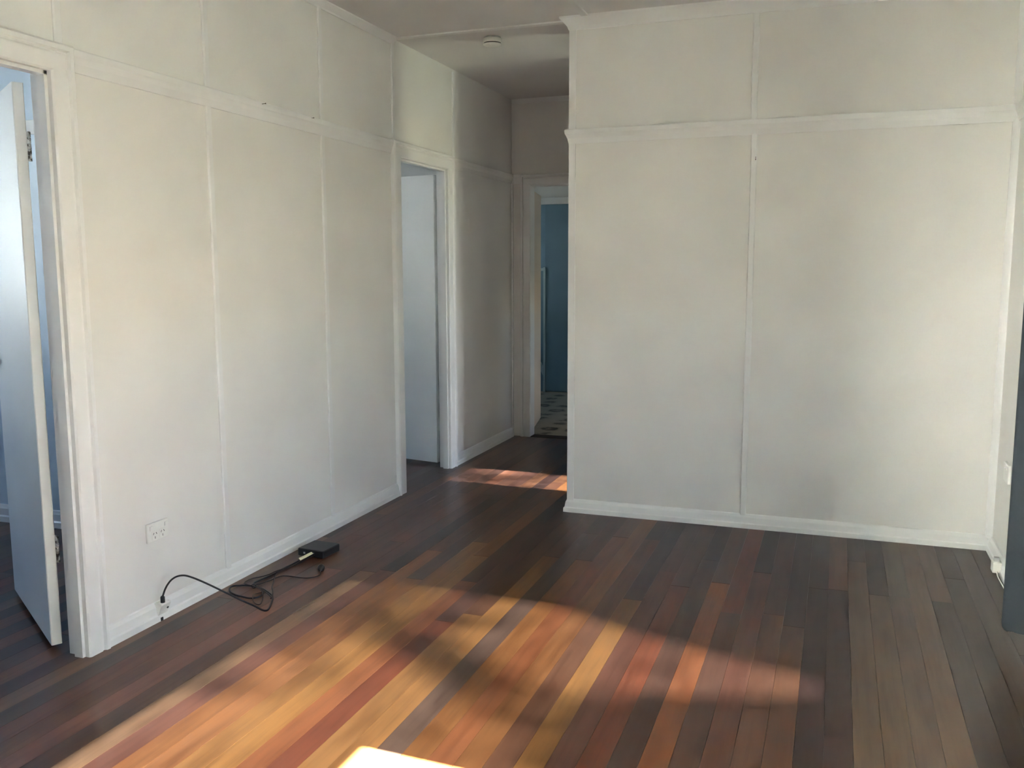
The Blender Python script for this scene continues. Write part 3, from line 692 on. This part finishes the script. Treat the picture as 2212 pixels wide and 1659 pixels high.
def power_cord():
    root = empty('mains_lead', (0.22, 3.3, 0.0)); tag(root, 'thin dark power cord with a black plug lying on the floorboards', 'cord')
    tube('lead', smooth_path(pw1, 4), 0.0027, BROWNC, root, 8)
    pc = Vector((0.300, 3.440, 0.0))
    V, F = tube_data([pc + Vector((-0.010, 0.018, 0.018)), pc + Vector((-0.008, 0.015, 0.018)), pc + Vector((0.0, 0.0, 0.018)), pc + Vector((0.004, -0.010, 0.016)), pc + Vector((0.008, -0.020, 0.012))], [0.014, 0.0165, 0.0165, 0.010, 0.005], 14)
    pl = build('plug', V, F, BLACKP, root, True)
    for (dx, dz) in ((-0.006, 0.024), (0.004, 0.024), (-0.001, 0.011)):
        a = pc + Vector((-0.010 + dx, 0.019 + dx * 0.5, dz)); tube('pin', [a, a + Vector((-0.008, 0.015, 0.0))], 0.0013, STEEL, pl, 6)
power_cord()
lp = [(0.1391, 3.1533, 0.013), (0.1234, 3.1588, 0.012), (0.0916, 3.1663, 0.011), (0.0671, 3.1877, 0.005), (0.0564, 3.2145, 0.004), (0.0602, 3.2546, 0.004), (0.0827, 3.2862, 0.004), (0.0985, 3.3236, 0.004), (0.1095, 3.3633, 0.008), (0.135, 3.4121, 0.011), (0.142, 3.4634, 0.005), (0.147, 3.52, 0.005), (0.15, 3.565, 0.009), (0.153, 3.602, 0.013)]
loop2 = [(0.1391, 3.1533, 0.013), (0.17, 3.14, 0.014), (0.205, 3.118, 0.013), (0.236, 3.085, 0.010), (0.262, 3.045, 0.005), (0.280, 3.005, 0.004), (0.268, 2.998, 0.004), (0.235, 3.02, 0.004), (0.205, 3.058, 0.009), (0.190, 3.095, 0.004), (0.205, 3.122, 0.004)]
tl = tube('data_lead', smooth_path(list(reversed(loop2)) + lp[1:], 4), 0.0021, BROWNC, None, 8)
tag(tl, 'thin dark lead looped beside the skirting and tied to the power cord', 'lead')
tie = tube('cable_tie', [(0.1391 + 0.011 * math.cos(a), 3.1560, 0.0115 + 0.009 * math.sin(a)) for a in [2 * math.pi * q / 12 for q in range(13)]], 0.0016, BLACKP, None, 6)
tag(tie, 'small black tie knotted round the coiled leads', 'tie')

# ------------------------------------------------------------------ black set top box
def media_box():
    root = empty('media_box', (0.146, 3.672, 0.0)); tag(root, 'small flat black electronics box on the floor by the skirting', 'electronics')
    ang = math.radians(-3.5); ca, sa = math.cos(ang), math.sin(ang)
    def W(x, y, z): return (0.146 + x * ca - y * sa, 3.672 + x * sa + y * ca, z)
    w, dp, h, r = 0.074, 0.070, 0.040, 0.006
    prof = []
    for (cx_, cy_, a0) in ((w - r, dp - r, 0), (-w + r, dp - r, 90), (-w + r, -dp + r, 180), (w - r, -dp + r, 270)):
        for q in range(4): a = math.radians(a0 + q * 30); prof.append((cx_ + r * math.cos(a), cy_ + r * math.sin(a)))
    V, F = [], []; n = len(prof)
    for (z, k) in ((0.004, 0.97), (0.006, 1.0), (h - 0.004, 1.0), (h - 0.001, 0.975), (h, 0.955)):
        V += [W(x * k, y * k, z) for x, y in prof]
    for i in range(4):
        for j in range(n): j2 = (j + 1) % n; F.append((i * n + j, i * n + j2, (i + 1) * n + j2, (i + 1) * n + j))
    F += [tuple(range(n)), tuple(4 * n + j for j in range(n))]
    build('case', V, F, BLACKP, root, False)
    def b(nm, x0, x1, y0, y1, z0, z1, m):
        v, f = box_data(x0, x1, y0, y1, z0, z1); build(nm, [W(*p) for p in v], f, m, root)
    b('port', -0.040, -0.030, -dp - 0.0012, -dp + 0.001, 0.016, 0.025, GREYP); b('port', 0.016, 0.021, -dp - 0.0012, -dp + 0.001, 0.022, 0.027, GREYP)
    b('port', -0.020, 0.006, -dp - 0.0008, -dp + 0.001, 0.008, 0.024, SLOT)
    for sx in (-1, 1):
        for sy_ in (-1, 1): b('foot', sx * 0.055 - 0.006, sx * 0.055 + 0.006, sy_ * 0.05 - 0.006, sy_ * 0.05 + 0.006, 0.0, 0.005, BLACKR)
media_box()
def paper_tag():
    a, b_, c, d = Vector((0.128, 3.510, 0.016)), Vector((0.138, 3.600, 0.018)), Vector((0.166, 3.588, 0.024)), Vector((0.158, 3.490, 0.020))
    prof = [(0, 0.0), (0.25, 0.006), (0.5, 0.008), (0.75, 0.006), (1.0, 0.0), (1.0, -0.001), (0.75, 0.005), (0.5, 0.007), (0.25, 0.005), (0, -0.001)]
    o = extrude('cable_tag', prof, lambda s, u, t: tuple((a + (b_ - a) * s) * (1 - u) + (d + (c - d) * s) * u + Vector((0, 0, t + 0.004))), 0.0, 1.0, PAPER)
    tag(o, 'pale yellow folded paper tag on the leads at the black box', 'tag')
paper_tag()

# ------------------------------------------------------------------ smoke alarm
def smoke():
    cx_, cy_ = 0.540, 5.045
    root = empty('smoke_alarm', (cx_, cy_, H)); tag(root, 'round white smoke alarm on the hall ceiling', 'smoke alarm')
    lathe('base', [(0.048, H), (0.048, H - 0.008)], cx_, cy_, GREYP, root)
    lathe('body', [(0.052, H - 0.008), (0.0555, H - 0.011), (0.0555, H - 0.030), (0.053, H - 0.032)], cx_, cy_, PLASTIC, root)
    lathe('vent_ring', [(0.050, H - 0.032), (0.050, H - 0.038)], cx_, cy_, SLOT, root)
    lathe('cap', [(0.0545, H - 0.038), (0.0545, H - 0.041), (0.045, H - 0.047), (0.025, H - 0.050), (0.004, H - 0.051)], cx_, cy_, PLASTIC, root)
smoke()
# ------------------------------------------------------------------ nails left in the picture rail and wall
def nail(p, d, ln, label):
    p = Vector(p); d = Vector(d).normalized()
    o = tube('nail', [p - d * 0.006, p + d * ln, p + d * ln, p + d * (ln + 0.001)], [0.0012, 0.0012, 0.0028, 0.0028], METALD, None, 8)
    tag(o, label, 'nail')
nail((0.012, 3.530, 2.112), (0.9, -0.38, -0.05), 0.030, 'bent dark nail in the left picture rail, nearer the camera')
nail((0.012, 3.938, 2.112), (0.9, -0.3, -0.05), 0.016, 'short dark nail in the left picture rail, nearer the hall')
nail((2.056, YW - 0.008, 1.936), (0.05, -0.5, -0.6), 0.020, 'small dark nail on the batten of the facing wall')

# ------------------------------------------------------------------ light portals at the glazed openings
def portal(name, loc, rot, sx, sy_):
    d = bpy.data.lights.new(name, 'AREA'); d.shape = 'RECTANGLE'; d.size = sx; d.size_y = sy_
    d.cycles.is_portal = True
    o = bpy.data.objects.new(name, d); COL.objects.link(o); o.location = loc; o.rotation_euler = rot
for w in (W1, W3): portal('window_portal', (R + 0.13, (w[0] + w[1]) / 2, (w[2] + w[3]) / 2), (0, math.pi / 2, 0), w[3] - w[2], w[1] - w[0])
portal('window_portal', (-0.1, (WLN[0] + WLN[1]) / 2, (WLN[2] + WLN[3]) / 2), (0, -math.pi / 2, 0), WLN[3] - WLN[2], WLN[1] - WLN[0])
for w in (WL1, WL2): portal('window_portal', (LX - 0.13, (w[0] + w[1]) / 2, (w[2] + w[3]) / 2), (0, -math.pi / 2, 0), w[3] - w[2], w[1] - w[0])
portal('window_portal', (-2.62, (KWIN[0] + KWIN[1]) / 2, 1.6), (0, -math.pi / 2, 0), 0.8, 0.7)
